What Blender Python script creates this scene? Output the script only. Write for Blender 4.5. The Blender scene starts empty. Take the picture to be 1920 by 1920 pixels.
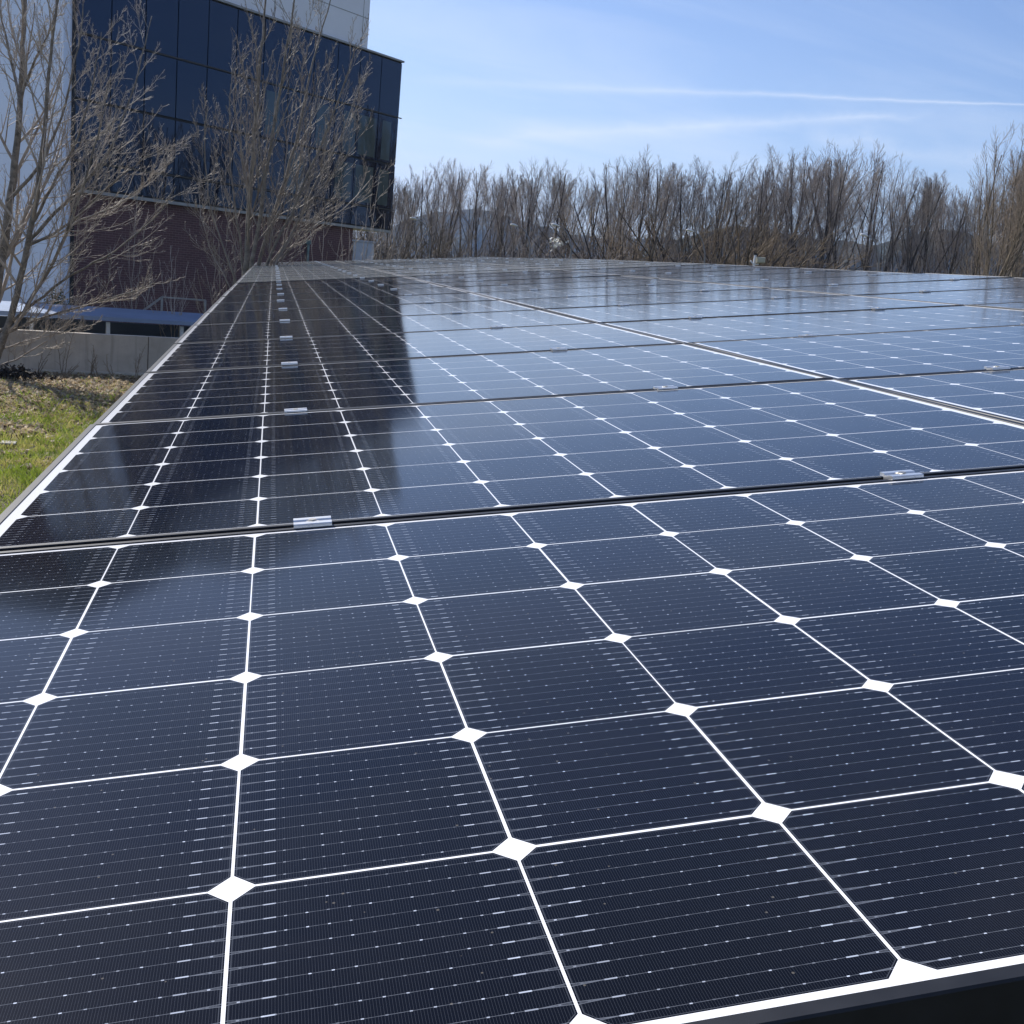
import bpy, math, random
import numpy as np
from mathutils import Matrix, Vector

# ---------------------------------------------------------------- camera, sky, sun, exposure
SC = bpy.context.scene
COL = SC.collection
W = bpy.data.worlds.new("World"); SC.world = W; W.use_nodes = True
F = 2079.964                       # focal length in pixels of the 1920 px photograph
ROLL, PITCH, EYE = math.radians(5.5), math.radians(12.0), 3.4
UPC = np.array([math.sin(ROLL)*math.cos(PITCH), -math.cos(ROLL)*math.cos(PITCH), -math.sin(PITCH)])
YC = np.array([0, 0, 1.0]) - UPC*UPC[2]; YC /= np.linalg.norm(YC)
WC = np.stack([np.cross(YC, UPC), YC, UPC])          # camera axes -> world axes
CAM = np.array([0, 0, EYE])

cd = bpy.data.cameras.new("camera"); cam = bpy.data.objects.new("camera", cd); COL.objects.link(cam)
cd.sensor_width = 36; cd.lens = F/1920*36; cd.clip_start = 0.02; cd.clip_end = 20000
M = np.eye(4); M[:3, 0] = WC[:, 0]; M[:3, 1] = -WC[:, 1]; M[:3, 2] = -WC[:, 2]; M[:3, 3] = CAM
cam.matrix_world = Matrix(M.tolist())
SC.camera = cam

SUN_AZ, SUN_EL = math.radians(-45), math.radians(37)   # azimuth from +Y towards +X
sdir = np.array([math.sin(SUN_AZ)*math.cos(SUN_EL), math.cos(SUN_AZ)*math.cos(SUN_EL), math.sin(SUN_EL)])
sd = bpy.data.lights.new("sun", 'SUN'); sun = bpy.data.objects.new("sun", sd); COL.objects.link(sun)
sd.energy = 4.4; sd.angle = math.radians(0.5); sd.color = (1.0, 0.95, 0.87)
sun.rotation_euler = Vector((-sdir).tolist()).to_track_quat('-Z', 'Y').to_euler()
SC.view_settings.view_transform = 'Standard'; SC.view_settings.look = 'None'
SC.view_settings.exposure = 0.70; SC.view_settings.gamma = 1.0
SKY_STRENGTH = 0.076
try:
    SC.cycles.max_bounces = 8; SC.cycles.transparent_max_bounces = 8
    SC.cycles.caustics_reflective = False; SC.cycles.caustics_refractive = False
    SC.cycles.use_denoising = True
except Exception:
    pass

# ---------------------------------------------------------------- node helpers
class X:
    """a socket with arithmetic"""
    def __init__(s, nt, sock): s.nt, s.s = nt, sock
    def op(s, o, b=None, c=None):
        n = s.nt.nodes.new('ShaderNodeMath'); n.operation = o
        for i, v in enumerate((s, b, c)):
            if v is None: continue
            if isinstance(v, X): s.nt.links.new(v.s, n.inputs[i])
            else: n.inputs[i].default_value = v
        return X(s.nt, n.outputs[0])
    def __add__(s, b): return s.op('ADD', b)
    def __sub__(s, b): return s.op('SUBTRACT', b)
    def __mul__(s, b): return s.op('MULTIPLY', b)
    def __truediv__(s, b): return s.op('DIVIDE', b)
    def __lt__(s, b): return s.op('LESS_THAN', b)
    def __gt__(s, b): return s.op('GREATER_THAN', b)
    def abs(s): return s.op('ABSOLUTE')
    def fract(s): return s.op('FRACT')
    def floor(s): return s.op('FLOOR')
    def min(s, b): return s.op('MINIMUM', b)
    def max(s, b): return s.op('MAXIMUM', b)
    def inv(s): return s.op('MULTIPLY_ADD', -1.0, 1.0)

def node(nt, typ, **kw):
    n = nt.nodes.new(typ)
    for k, v in kw.items():
        if k in n.inputs:
            if isinstance(v, X): nt.links.new(v.s, n.inputs[k])
            elif isinstance(v, bpy.types.NodeSocket): nt.links.new(v, n.inputs[k])
            else: n.inputs[k].default_value = v
        else: setattr(n, k, v)
    return n

def mixc(nt, f, a, b):
    n = nt.nodes.new('ShaderNodeMix'); n.data_type = 'RGBA'
    for i, v in ((0, f), (6, a), (7, b)):
        if isinstance(v, X): nt.links.new(v.s, n.inputs[i])
        elif isinstance(v, bpy.types.NodeSocket): nt.links.new(v, n.inputs[i])
        elif i == 0: n.inputs[0].default_value = v
        else: n.inputs[i].default_value = (*v, 1)
    return n.outputs[2]

def ramp(nt, fac, stops):
    n = nt.nodes.new('ShaderNodeValToRGB'); nt.links.new(fac.s if isinstance(fac, X) else fac, n.inputs[0])
    el = n.color_ramp.elements
    while len(el) < len(stops): el.new(0.5)
    for e, (p, c) in zip(el, stops):
        e.position = p; e.color = (*c, 1) if len(c) == 3 else c
    return n.outputs[0]

def material(name):
    m = bpy.data.materials.new(name); m.use_nodes = True
    nt = m.node_tree; b = nt.nodes['Principled BSDF']
    return m, nt, b

def plain(name, col, rough=0.6, metal=0.0, var=0.12, scale=8.0, bump=0.0, spec=0.5, detail=5.0, coords='Object'):
    m, nt, b = material(name)
    tc = nt.nodes.new('ShaderNodeTexCoord')
    nz = node(nt, 'ShaderNodeTexNoise', Scale=scale, Detail=detail, Roughness=0.6); nt.links.new(tc.outputs[coords], nz.inputs['Vector'])
    lo = tuple(max(0, c*(1-var*2)) for c in col); hi = tuple(min(1, c*(1+var*2)) for c in col)
    c = ramp(nt, nz.outputs['Fac'], [(0.3, lo), (0.7, hi)])
    nt.links.new(c, b.inputs['Base Color'])
    b.inputs['Roughness'].default_value = rough; b.inputs['Metallic'].default_value = metal
    b.inputs['Specular IOR Level'].default_value = spec
    if bump:
        bp = node(nt, 'ShaderNodeBump', Strength=bump, Distance=0.02, Height=nz.outputs['Fac']); nt.links.new(bp.outputs[0], b.inputs['Normal'])
    return m

# ---------------------------------------------------------------- sky with cirrus and contrails
def build_sky():
    nt = W.node_tree; bg = nt.nodes['Background']
    sky = nt.nodes.new('ShaderNodeTexSky'); sky.sky_type = 'NISHITA'; sky.sun_disc = False
    sky.sun_elevation = SUN_EL; sky.sun_rotation = SUN_AZ
    sky.air_density = 1.0; sky.dust_density = 0.4; sky.ozone_density = 1.8
    tc = nt.nodes.new('ShaderNodeTexCoord')
    sp = node(nt, 'ShaderNodeSeparateXYZ'); nt.links.new(tc.outputs['Generated'], sp.inputs[0])
    x, y, z = (X(nt, sp.outputs[i]) for i in range(3))
    # project to a cloud deck so streaks run with perspective
    zz = z.max(0.02) + 0.12
    u = x/zz; v = y/zz
    cb = node(nt, 'ShaderNodeCombineXYZ', X=u*0.55 + v*0.10, Y=v*1.6 - u*0.5, Z=0.0)
    n1 = node(nt, 'ShaderNodeTexNoise', Scale=0.9, Detail=7.0, Roughness=0.62, Distortion=0.6); nt.links.new(cb.outputs[0], n1.inputs['Vector'])
    cb2 = node(nt, 'ShaderNodeCombineXYZ', X=u*0.25, Y=v*0.3, Z=3.0)
    n2 = node(nt, 'ShaderNodeTexNoise', Scale=1.0, Detail=3.0, Roughness=0.5); nt.links.new(cb2.outputs[0], n2.inputs['Vector'])
    cir = (X(nt, n1.outputs['Fac']) - 0.42)  .max(0)*2.4*((X(nt, n2.outputs['Fac']) - 0.30).max(0)*2.6)
    # veil of thin cloud low down, ahead and to the left
    low = (z*-3.2 + 1.0).max(0)
    left = (x*-1.6 + 0.62).max(0).min(1.0)
    veil = low*low*(left*0.85 + 0.12)
    # contrails: great circles through two sighted directions
    def trail(p, q, width, w2, soft, gain, t0, t1, seed, fade=False):
        a = WC @ np.array([(p[0]-960)/F, (p[1]-960)/F, 1]); a /= np.linalg.norm(a)
        c = WC @ np.array([(q[0]-960)/F, (q[1]-960)/F, 1]); c /= np.linalg.norm(c)
        nn = np.cross(a, c); nn /= np.linalg.norm(nn)
        al = np.cross(nn, a); ang = math.acos(a@c)
        d = x*nn[0] + y*nn[1] + z*nn[2]
        t = (x*al[0] + y*al[1] + z*al[2])/ang
        wob = node(nt, 'ShaderNodeTexNoise', Scale=22.0, Detail=7.0, Roughness=0.65); nt.links.new(tc.outputs['Generated'], wob.inputs['Vector'])
        d = d + (X(nt, wob.outputs['Fac']) - 0.5)*soft
        wd = (t*(w2-width) + width).max(0.0005)
        prof = ((d.abs()/wd)*-1.0 + 1.0).max(0); prof = prof*prof
        fin = ((t - t0)*8.0).max(0).min(1.0)*(((t*-1.0) + t1)*8.0).max(0).min(1.0)
        front = (x*a[0] + y*a[1] + z*a[2]) > 0.2
        brk = X(nt, wob.outputs['Fac'])*0.9 + 0.05 + X(nt, n1.outputs['Fac'])*0.9
        return prof*fin*gain*front*brk*((t*0.75 + 0.35).min(1.0) if fade else 1.0)
    tr = trail((780, 152), (1900, 196), 0.0095, 0.0014, 0.006, 0.52, -0.05, 1.15, 1, True)
    tr = tr + trail((960, 258), (1740, 214), 0.020, 0.006, 0.016, 0.42, -0.15, 1.0, 2)
    tr = tr + trail((1500, 250), (1860, 305), 0.018, 0.022, 0.03, 0.34, 0.0, 1.1, 3)
    f = (cir + veil + tr).min(0.85)
    tint = node(nt, 'ShaderNodeVectorMath', operation='MULTIPLY'); nt.links.new(sky.outputs[0], tint.inputs[0]); tint.inputs[1].default_value = (0.85, 0.89, 1.10)
    col = mixc(nt, f, tint.outputs[0], (7.0, 7.7, 8.8))
    nt.links.new(col, bg.inputs['Color']); bg.inputs['Strength'].default_value = SKY_STRENGTH
build_sky()

# ---------------------------------------------------------------- object helpers
def tag(o, label=None, cat=None, group=None, kind=None):
    if label: o['label'] = label
    if cat: o['category'] = cat
    if group: o['group'] = group
    if kind: o['kind'] = kind
    return o

def empty(name, loc=(0, 0, 0), rot=None):
    o = bpy.data.objects.new(name, None); COL.objects.link(o); o.location = loc
    o.empty_display_size = 0.1
    if rot is not None: o.rotation_euler = rot
    return o

class MB:
    """collects plain geometry, then links it as one mesh object"""
    def __init__(s): s.v, s.f = [], []
    def add(s, vs, fs):
        o = len(s.v); s.v += [tuple(map(float, p)) for p in vs]; s.f += [tuple(i+o for i in f) for f in fs]; return s
    def box(s, c, d, R=None):
        c = np.array(c, float); d = np.array(d, float)/2
        pts = np.array([(i, j, k) for i in (-1, 1) for j in (-1, 1) for k in (-1, 1)])*d
        if R is not None: pts = pts @ np.array(R).T
        return s.add(pts + c, [(0, 1, 3, 2), (4, 6, 7, 5), (0, 4, 5, 1), (2, 3, 7, 6), (0, 2, 6, 4), (1, 5, 7, 3)])
    def bar(s, a, b, w, h, up=(0, 0, 1)):
        a, b = np.array(a, float), np.array(b, float); y = b-a; L = np.linalg.norm(y); y /= L
        x = np.cross(y, up); x /= np.linalg.norm(x); z = np.cross(x, y)
        return s.box((a+b)/2, (w, L, h), np.stack([x, y, z], 1))
    def tube(s, pts, rad, n=6, cap=True):
        pts = np.array(pts, float); m = len(pts); o = len(s.v)
        rad = np.full(m, rad) if np.isscalar(rad) else np.array(rad, float)
        t = np.gradient(pts, axis=0); t /= np.linalg.norm(t, axis=1, keepdims=True) + 1e-12
        ref = np.array([0, 0, 1.0]) if abs(t[0, 2]) < 0.9 else np.array([1.0, 0, 0])
        a = np.cross(t, ref); a /= np.linalg.norm(a, axis=1, keepdims=True) + 1e-12; b = np.cross(t, a)
        an = np.arange(n)*2*math.pi/n
        ring = pts[:, None] + rad[:, None, None]*(np.cos(an)[None, :, None]*a[:, None] + np.sin(an)[None, :, None]*b[:, None])
        s.v += [tuple(p) for p in ring.reshape(-1, 3).tolist()]
        for i in range(m-1):
            for k in range(n):
                k2 = (k+1) % n
                s.f.append((o+i*n+k, o+i*n+k2, o+(i+1)*n+k2, o+(i+1)*n+k))
        if cap:
            s.f.append(tuple(o+k for k in range(n))[::-1]); s.f.append(tuple(o+(m-1)*n+k for k in range(n)))
        return s
    def build(s, name, mat, parent=None, smooth=False, bevel=0.0, mesh_only=False):
        me = bpy.data.meshes.new(name); me.from_pydata(s.v, [], s.f); me.update()
        me.materials.append(mat)
        if smooth: me.polygons.foreach_set('use_smooth', [True]*len(me.polygons))
        if mesh_only: return me
        o = bpy.data.objects.new(name, me); COL.objects.link(o)
        if parent is not None: o.parent = parent
        if bevel:
            md = o.modifiers.new('bevel', 'BEVEL'); md.width = bevel; md.segments = 2; md.limit_method = 'ANGLE'
        return o

KIDS = {}
def children(o): return [c for c in bpy.data.objects if c.parent == o]
def copy_tree(o, parent=None):
    c = o.copy(); COL.objects.link(c); c.parent = parent
    if o.name not in KIDS: KIDS[o.name] = children(o)
    for ch in KIDS[o.name]: copy_tree(ch, c)
    return c

ONES = ['', 'first', 'second', 'third', 'fourth', 'fifth', 'sixth', 'seventh', 'eighth', 'ninth', 'tenth', 'eleventh', 'twelfth', 'thirteenth',
        'fourteenth', 'fifteenth', 'sixteenth', 'seventeenth', 'eighteenth', 'nineteenth']
TENS = {2: ('twenty', 'twentieth'), 3: ('thirty', 'thirtieth'), 4: ('forty', 'fortieth'), 5: ('fifty', 'fiftieth')}
def nth(i):
    if i < 20: return ONES[i]
    t, u = divmod(i, 10)
    return TENS[t][1] if u == 0 else TENS[t][0] + '-' + ONES[u]

def ray(x, y): return WC @ np.array([(x-960)/F, (y-960)/F, 1.0])
def at(x, y, D): d = ray(x, y); return CAM + d*(D/d[1])        # the point at depth D metres ahead
def on_z(x, y, z=0.0): d = ray(x, y); return CAM + d*((z-EYE)/d[2])
def unit(v): v = np.array(v, float); return v/np.linalg.norm(v)

# ---------------------------------------------------------------- ground, hills
def ground_material():
    m, nt, b = material('ground_soil')
    tc = nt.nodes.new('ShaderNodeTexCoord')
    n1 = node(nt, 'ShaderNodeTexNoise', Scale=0.7, Detail=6.0, Roughness=0.65); nt.links.new(tc.outputs['Object'], n1.inputs['Vector'])
    n2 = node(nt, 'ShaderNodeTexNoise', Scale=14.0, Detail=8.0, Roughness=0.7); nt.links.new(tc.outputs['Object'], n2.inputs['Vector'])
    c1 = ramp(nt, n2.outputs['Fac'], [(0.3, (0.035, 0.028, 0.018)), (0.55, (0.13, 0.10, 0.065)), (0.75, (0.30, 0.25, 0.165))])
    c2 = ramp(nt, n2.outputs['Fac'], [(0.3, (0.04, 0.055, 0.014)), (0.7, (0.20, 0.21, 0.055))])
    f = ramp(nt, n1.outputs['Fac'], [(0.42, (0, 0, 0)), (0.58, (1, 1, 1))])
    c = mixc(nt, f, c1, c2)
    nt.links.new(c, b.inputs['Base Color']); b.inputs['Roughness'].default_value = 0.95
    bp = node(nt, 'ShaderNodeBump', Strength=0.8, Distance=0.06, Height=n2.outputs['Fac']); nt.links.new(bp.outputs[0], b.inputs['Normal'])
    return m
g = MB()
g.add([(-7000, -7000, 0), (7000, -7000, 0), (7000, 7000, 0), (-7000, 7000, 0)], [(0, 1, 2, 3)])
go = g.build('ground', ground_material()); tag(go, kind='structure')

def hills(name, prof, dist, depth, seed, mat):
    """a ridge of real hills: front slope, crest, back slope"""
    rng = np.random.default_rng(seed)
    px = np.array([p[0] for p in prof], float); py = np.array([p[1] for p in prof], float)
    n, k = 260, 26
    xs = np.linspace(px[0], px[-1], n); ys = np.interp(xs, px, py)
    jag = np.zeros(n)
    for w, a in ((5, 1.3), (11, 0.9), (23, 0.6), (47, 0.4)):
        jag += a*np.sin(np.linspace(0, w*2*math.pi, n) + rng.uniform(0, 6))
    ys = ys + jag*1.1
    vs, fs = [], []
    for i in range(n):
        top = at(xs[i], ys[i], dist); bx = top[:2]/np.linalg.norm(top[:2]); r0 = np.linalg.norm(top[:2])
        for j in range(k):
            t = j/(k-1)                       # 0 front foot, .6 crest, 1 back foot
            rr = r0 + (t-0.6)*depth
            h = top[2]*(math.sin(min(t/0.6, 1)*math.pi/2)**1.2 if t <= 0.6 else math.cos((t-0.6)/0.4*math.pi/2))
            gully = 0.10*top[2]*math.sin(i*0.35 + 3*math.sin(j*0.5)) * math.sin(math.pi*min(t/0.6, 1)) if t < 0.6 else 0
            vs.append((*(bx*rr), max(-2, h + gully)))
    for i in range(n-1):
        for j in range(k-1):
            a = i*k+j; fs.append((a, a+k, a+k+1, a+1))
    o = MB().add(vs, fs).build(name, mat, smooth=True); tag(o, kind='structure'); return o
hill_mat = plain('hill_woodland', (0.030, 0.036, 0.030), rough=1.0, var=0.3, scale=0.02, spec=0.1, detail=8.0)
hills('hills', [(560, 470), (700, 440), (760, 418), (810, 404), (870, 394), (920, 400), (960, 408), (1000, 424), (1060, 442), (1150, 452), (1240, 448), (1330, 452), (1500, 458), (1700, 470), (2100, 500)], 2300, 900, 3, hill_mat)
hills('hills', [(1180, 480), (1250, 458), (1320, 438), (1380, 428), (1440, 434), (1500, 446), (1580, 458), (1640, 464), (1690, 452), (1730, 438), (1775, 434), (1820, 446), (1870, 468), (1940, 484), (2050, 500), (2300, 520)], 1100, 420, 5, hill_mat)

# ---------------------------------------------------------------- the solar canopy
S = 0.1605                          # one cell row, metres
PFIT = [2079.963959, 1.802002, -0.20934, 0.117021, 2.338845, -2.592846, 2.181624, 1.012048, 0.329713]
def rod(w):
    th = np.linalg.norm(w); k = w/th; K = np.array([[0, -k[2], k[1]], [k[2], 0, -k[0]], [-k[1], k[0], 0]])
    return np.eye(3) + math.sin(th)*K + (1-math.cos(th))*K@K
GR = WC @ rod(np.array(PFIT[1:4]))                 # canopy axes in the world (columns: along row, up the array, normal)
GO = CAM - S*GR @ np.array(PFIT[4:7])              # its origin: first cell corner of the front left panel
Q, GAPR = PFIT[7], PFIT[8]                         # cell pitch along the row, row pitch minus six cells
ROWP = 6 + GAPR; COLP = 10*Q + 0.38; NROW, NCOL = 24, 3
def g2w(a, b, c=0.0): return GO + S*GR @ np.array([a, b, c], float)
def sag(x, y):
    t = min(max((y-90)/62, 0), 1); t = t*t*(3-2*t)
    return 0.001*max(0, y-25) - 0.33*t*x/31.0

def cell_material(name, dusty):
    m, nt, b = material(name)
    tc = nt.nodes.new('ShaderNodeTexCoord'); sp = node(nt, 'ShaderNodeSeparateXYZ'); nt.links.new(tc.outputs['Object'], sp.inputs[0])
    PX, PY = Q*S*1000, S*1000      # pitches in millimetres
    x = X(nt, sp.outputs[0])*1000.0; y = X(nt, sp.outputs[1])*1000.0
    cu, cv = x/PX, y/PY
    dx = (cu.fract() - 0.5)*PX; dy = (cv.fract() - 0.5)*PY
    hx, hy, ch = PX/2-0.95, PY/2-0.95, 12.0
    wo = node(nt, 'ShaderNodeTexWhiteNoise', noise_dimensions='4D'); co = node(nt, 'ShaderNodeCombineXYZ', X=cu.floor(), Y=cv.floor(), Z=7.0); ob = nt.nodes.new('ShaderNodeObjectInfo')
    nt.links.new(co.outputs[0], wo.inputs['Vector']); nt.links.new(ob.outputs['Random'], wo.inputs['W'])
    so = node(nt, 'ShaderNodeSeparateXYZ'); nt.links.new(wo.outputs['Color'], so.inputs[0])
    dx = dx + (X(nt, so.outputs[0])-0.5)*0.9; dy = dy + (X(nt, so.outputs[1])-0.5)*0.8
    ax, ay = dx.abs(), dy.abs()
    inb = (x > 0)*(x < 10*PX)*(y > 0)*(y < 6*PY)
    d = (ax*-1.0 + hx).min(ay*-1.0 + hy).min(((ax+ay)*-1.0 + (hx+hy-ch))*0.7071)
    cell = (d > 0)*inb
    rim = (d > 0.9)*(d < 1.35)
    core = d > 1.3
    finger = (((dx + hx)/1.52).fract() < 0.115)*core
    nb = 12
    wy = (((dy + hy)/(2*hy)*nb).fract() - 0.5)*(2*hy/nb)
    wya = wy.abs()
    # irregular brightness along wires
    nz = node(nt, 'ShaderNodeTexNoise', Scale=260.0, Detail=2.0); nt.links.new(tc.outputs['Object'], nz.inputs['Vector'])
    nf = (X(nt, nz.outputs['Fac']) - 0.35).max(0)*2.6
    wn = node(nt, 'ShaderNodeTexWhiteNoise', noise_dimensions='3D')
    pid = node(nt, 'ShaderNodeCombineXYZ', X=((dx + hx)/11.4).floor() + cu.floor()*17.0, Y=((dy + hy)/(2*hy)*nb).floor() + cv.floor()*31.0, Z=0.0); nt.links.new(pid.outputs[0], wn.inputs['Vector'])
    rnd = X(nt, wn.outputs['Value'])
    wire = (wya < 0.17)*core*(nf*0.5+0.5)*0.25
    pad = ((((dx + hx)/11.4).fract() - 0.5).abs()*11.4 < 0.75)*(wya < 0.40)*core*(rnd*rnd*0.9 + 0.12)  # sparkle of the solder pads painted as random brightness
    tip = (ax > hx-23.5)*(ax < hx-17.0)*(wya < 0.50)*core*(rnd*0.35 + 0.42)
    vee = ((ax > hx-17)*((wya - (ax - (hx-17.5))*0.055).abs() < 0.20))*(d > 0)*0.22
    lines = (finger*0.060).max(rim*0.09).max(wire).max(pad).max(tip).max(vee)
    wn2 = node(nt, 'ShaderNodeTexWhiteNoise', noise_dimensions='4D'); cid = node(nt, 'ShaderNodeCombineXYZ', X=cu.floor(), Y=cv.floor(), Z=0.0)
    nt.links.new(cid.outputs[0], wn2.inputs['Vector']); nt.links.new(ob.outputs['Random'], wn2.inputs['W'])
    cc = mixc(nt, X(nt, wn2.outputs['Value']), (0.0004, 0.0007, 0.0028), (0.0012, 0.0018, 0.0072))
    c1 = mixc(nt, lines, cc, (0.58, 0.64, 0.76))
    wgap = (wya < 0.26)*(ax > hx)*0.35
    back = mixc(nt, wgap, (0.80, 0.81, 0.84), (0.35, 0.36, 0.38))
    c2 = mixc(nt, cell, back, c1)
    # dust specks and smears on the glass
    sm = node(nt, 'ShaderNodeTexNoise', Scale=2.2, Detail=6.0, Roughness=0.7, Distortion=1.5); mp = node(nt, 'ShaderNodeMapping'); nt.links.new(tc.outputs['Object'], mp.inputs[0])
    cbx = node(nt, 'ShaderNodeCombineXYZ', X=ob.outputs['Random'], Y=0.0, Z=0.0); vm = node(nt, 'ShaderNodeVectorMath', operation='SCALE'); nt.links.new(cbx.outputs[0], vm.inputs[0]); vm.inputs['Scale'].default_value = 37.0
    nt.links.new(vm.outputs[0], mp.inputs['Location']); nt.links.new(mp.outputs[0], sm.inputs['Vector'])
    spk = node(nt, 'ShaderNodeTexVoronoi', Scale=55.0); nt.links.new(tc.outputs['Object'], spk.inputs['Vector'])
    speck = (X(nt, spk.outputs['Distance']) < 0.045)*0.6
    smear = (X(nt, sm.outputs['Fac']) - 0.66).max(0)*0.9
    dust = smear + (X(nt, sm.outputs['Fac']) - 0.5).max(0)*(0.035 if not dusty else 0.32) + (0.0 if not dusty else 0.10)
    c3 = mixc(nt, dust.max(speck*0.35), c2, (0.42, 0.38, 0.31))
    nt.links.new(c3, b.inputs['Base Color'])
    b.inputs['IOR'].default_value = 1.275
    rg = X(nt, sm.outputs['Fac'])*0.04 + (0.062 if not dusty else 0.06)
    nt.links.new(rg.s, b.inputs['Roughness'])
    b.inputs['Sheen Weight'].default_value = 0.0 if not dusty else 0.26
    b.inputs['Sheen Roughness'].default_value = 0.35
    b.inputs['Sheen Tint'].default_value = (1.0, 0.93, 0.80, 1)
    bn = node(nt, 'ShaderNodeTexNoise', Scale=3.0, Detail=1.0); nt.links.new(mp.outputs[0], bn.inputs['Vector'])
    bp = node(nt, 'ShaderNodeBump', Strength=0.09, Distance=0.004, Height=bn.outputs['Fac']); nt.links.new(bp.outputs[0], b.inputs['Normal'])
    return m
M_CELL = cell_material('solar_glass', False); M_DUSTY = cell_material('dusty_solar_glass', True)
def frame_material():
    m, nt, b = material('anodised_frame')
    tc = nt.nodes.new('ShaderNodeTexCoord')
    nz = node(nt, 'ShaderNodeTexNoise', Scale=40.0, Detail=4.0); nt.links.new(tc.outputs['Object'], nz.inputs['Vector'])
    c = ramp(nt, nz.outputs['Fac'], [(0.3, (0.010, 0.011, 0.014)), (0.7, (0.018, 0.019, 0.023))])
    nt.links.new(c, b.inputs['Base Color']); b.inputs['Roughness'].default_value = 0.46; b.inputs['Metallic'].default_value = 0.0
    b.inputs['IOR'].default_value = 1.36
    return m
M_FRAME = frame_material()
M_ALU = plain('mill_aluminium', (0.72, 0.73, 0.75), rough=0.35, metal=0.85, var=0.05, scale=60)
M_BOLT = plain('zinc_bolt', (0.5, 0.48, 0.44), rough=0.4, metal=0.9, var=0.1, scale=90)
M_STEEL = plain('dark_steel', (0.018, 0.018, 0.020), rough=0.55, metal=0.2, var=0.2, scale=5)

MX, MY = 0.17, 0.100                  # panel margins beyond the cells (cell units)
X0, X1, Y0, Y1 = -MX*S, (10*Q+MX)*S, -MY*S, (6+MY)*S
LX, LY, HGT, DEEP = 0.0132, 0.0102, 0.0016, 0.040
def panel_meshes():
    fr = MB()
    ch = 0.0012                       # rounded outer arris
    rings = [(0, 0, -DEEP), (0, 0, HGT-ch), (ch, ch, HGT), (LX-0.0006, LY-0.0006, HGT), (LX, LY, HGT-0.0008), (LX, LY, -0.0005)]
    vs = []
    for a, b_, z in rings:
        vs += [(X0+a, Y0+b_, z), (X1-a, Y0+b_, z), (X1-a, Y1-b_, z), (X0+a, Y1-b_, z)]
    fs = []
    for r in range(len(rings)-1):
        for k in range(4):
            k2 = (k+1) % 4; a = r*4
            fs.append((a+k, a+k2, a+4+k2, a+4+k))
    vs += [(X0+0.03, Y0+0.03, -DEEP), (X1-0.03, Y0+0.03, -DEEP), (X1-0.03, Y1-0.03, -DEEP), (X0+0.03, Y1-0.03, -DEEP)]
    o = len(rings)*4
    for k in range(4):
        k2 = (k+1) % 4; fs.append((k, o+k, o+k2, k2))
    fr.add(vs, fs)
    gl = MB()
    gl.add([(X0+LX, Y0+LY, 0), (X1-LX, Y0+LY, 0), (X1-LX, Y1-LY, 0), (X0+LX, Y1-LY, 0),
            (X0+LX, Y0+LY, -0.005), (X1-LX, Y0+LY, -0.005), (X1-LX, Y1-LY, -0.005), (X0+LX, Y1-LY, -0.005)],
           [(0, 1, 2, 3), (7, 6, 5, 4)])
    return fr, gl
fr, gl = panel_meshes()
proto = empty('solar_panel'); tag(proto, 'prototype', 'solar panel', 'solar panels of the canopy')
fr.build('frame', M_FRAME, proto); gl.build('cell_glass', M_CELL, proto)
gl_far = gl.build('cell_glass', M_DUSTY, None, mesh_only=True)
rng = random.Random(11)
COLN = ['left column', 'middle column', 'right column']
WEAR = ['clear', 'dusty']
first = True
PANEL_R = {}
for r in range(NROW):
    for c in range(NCOL):
        o = proto if first else copy_tree(proto); first = False
        if r >= 11:
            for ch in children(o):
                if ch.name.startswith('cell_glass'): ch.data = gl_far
        ax, ay = c*COLP, r*ROWP
        xc, yc = ax + 5*Q, ay + 3
        zx = (sag(xc+5, yc) - sag(xc-5, yc))/10; zy = (sag(xc, yc+3) - sag(xc, yc-3))/6
        tx = -zx + rng.gauss(0, 0.0011); ty = zy + rng.gauss(0, 0.0016)
        if r == 0: tx *= 0.3; ty *= 0.3
        L = Matrix.Rotation(ty, 3, 'X') @ Matrix.Rotation(tx, 3, 'Y')
        Rm = Matrix(GR.tolist()) @ L
        ctr = Vector(g2w(xc, yc, sag(xc, yc)).tolist())
        loc = ctr - Rm @ Vector((5*Q*S + rng.gauss(0, 0.0012), 3*S + rng.gauss(0, 0.0008), rng.gauss(0, 0.0006)))
        o.matrix_world = Matrix.Translation(loc) @ Rm.to_4x4()
        kindw = 'blue-black' if r < 11 else 'dust-filmed grey'
        rown = 'front row cut off by the photo edge' if r == 0 else ('far end row' if r == NROW-1 else nth(r+1) + ' row from the front')
        if r == 0: rown = 'nearest row at the front edge'
        o['label'] = f'{kindw} solar panel with white cell grid, {COLN[c]}, {rown}'

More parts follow.
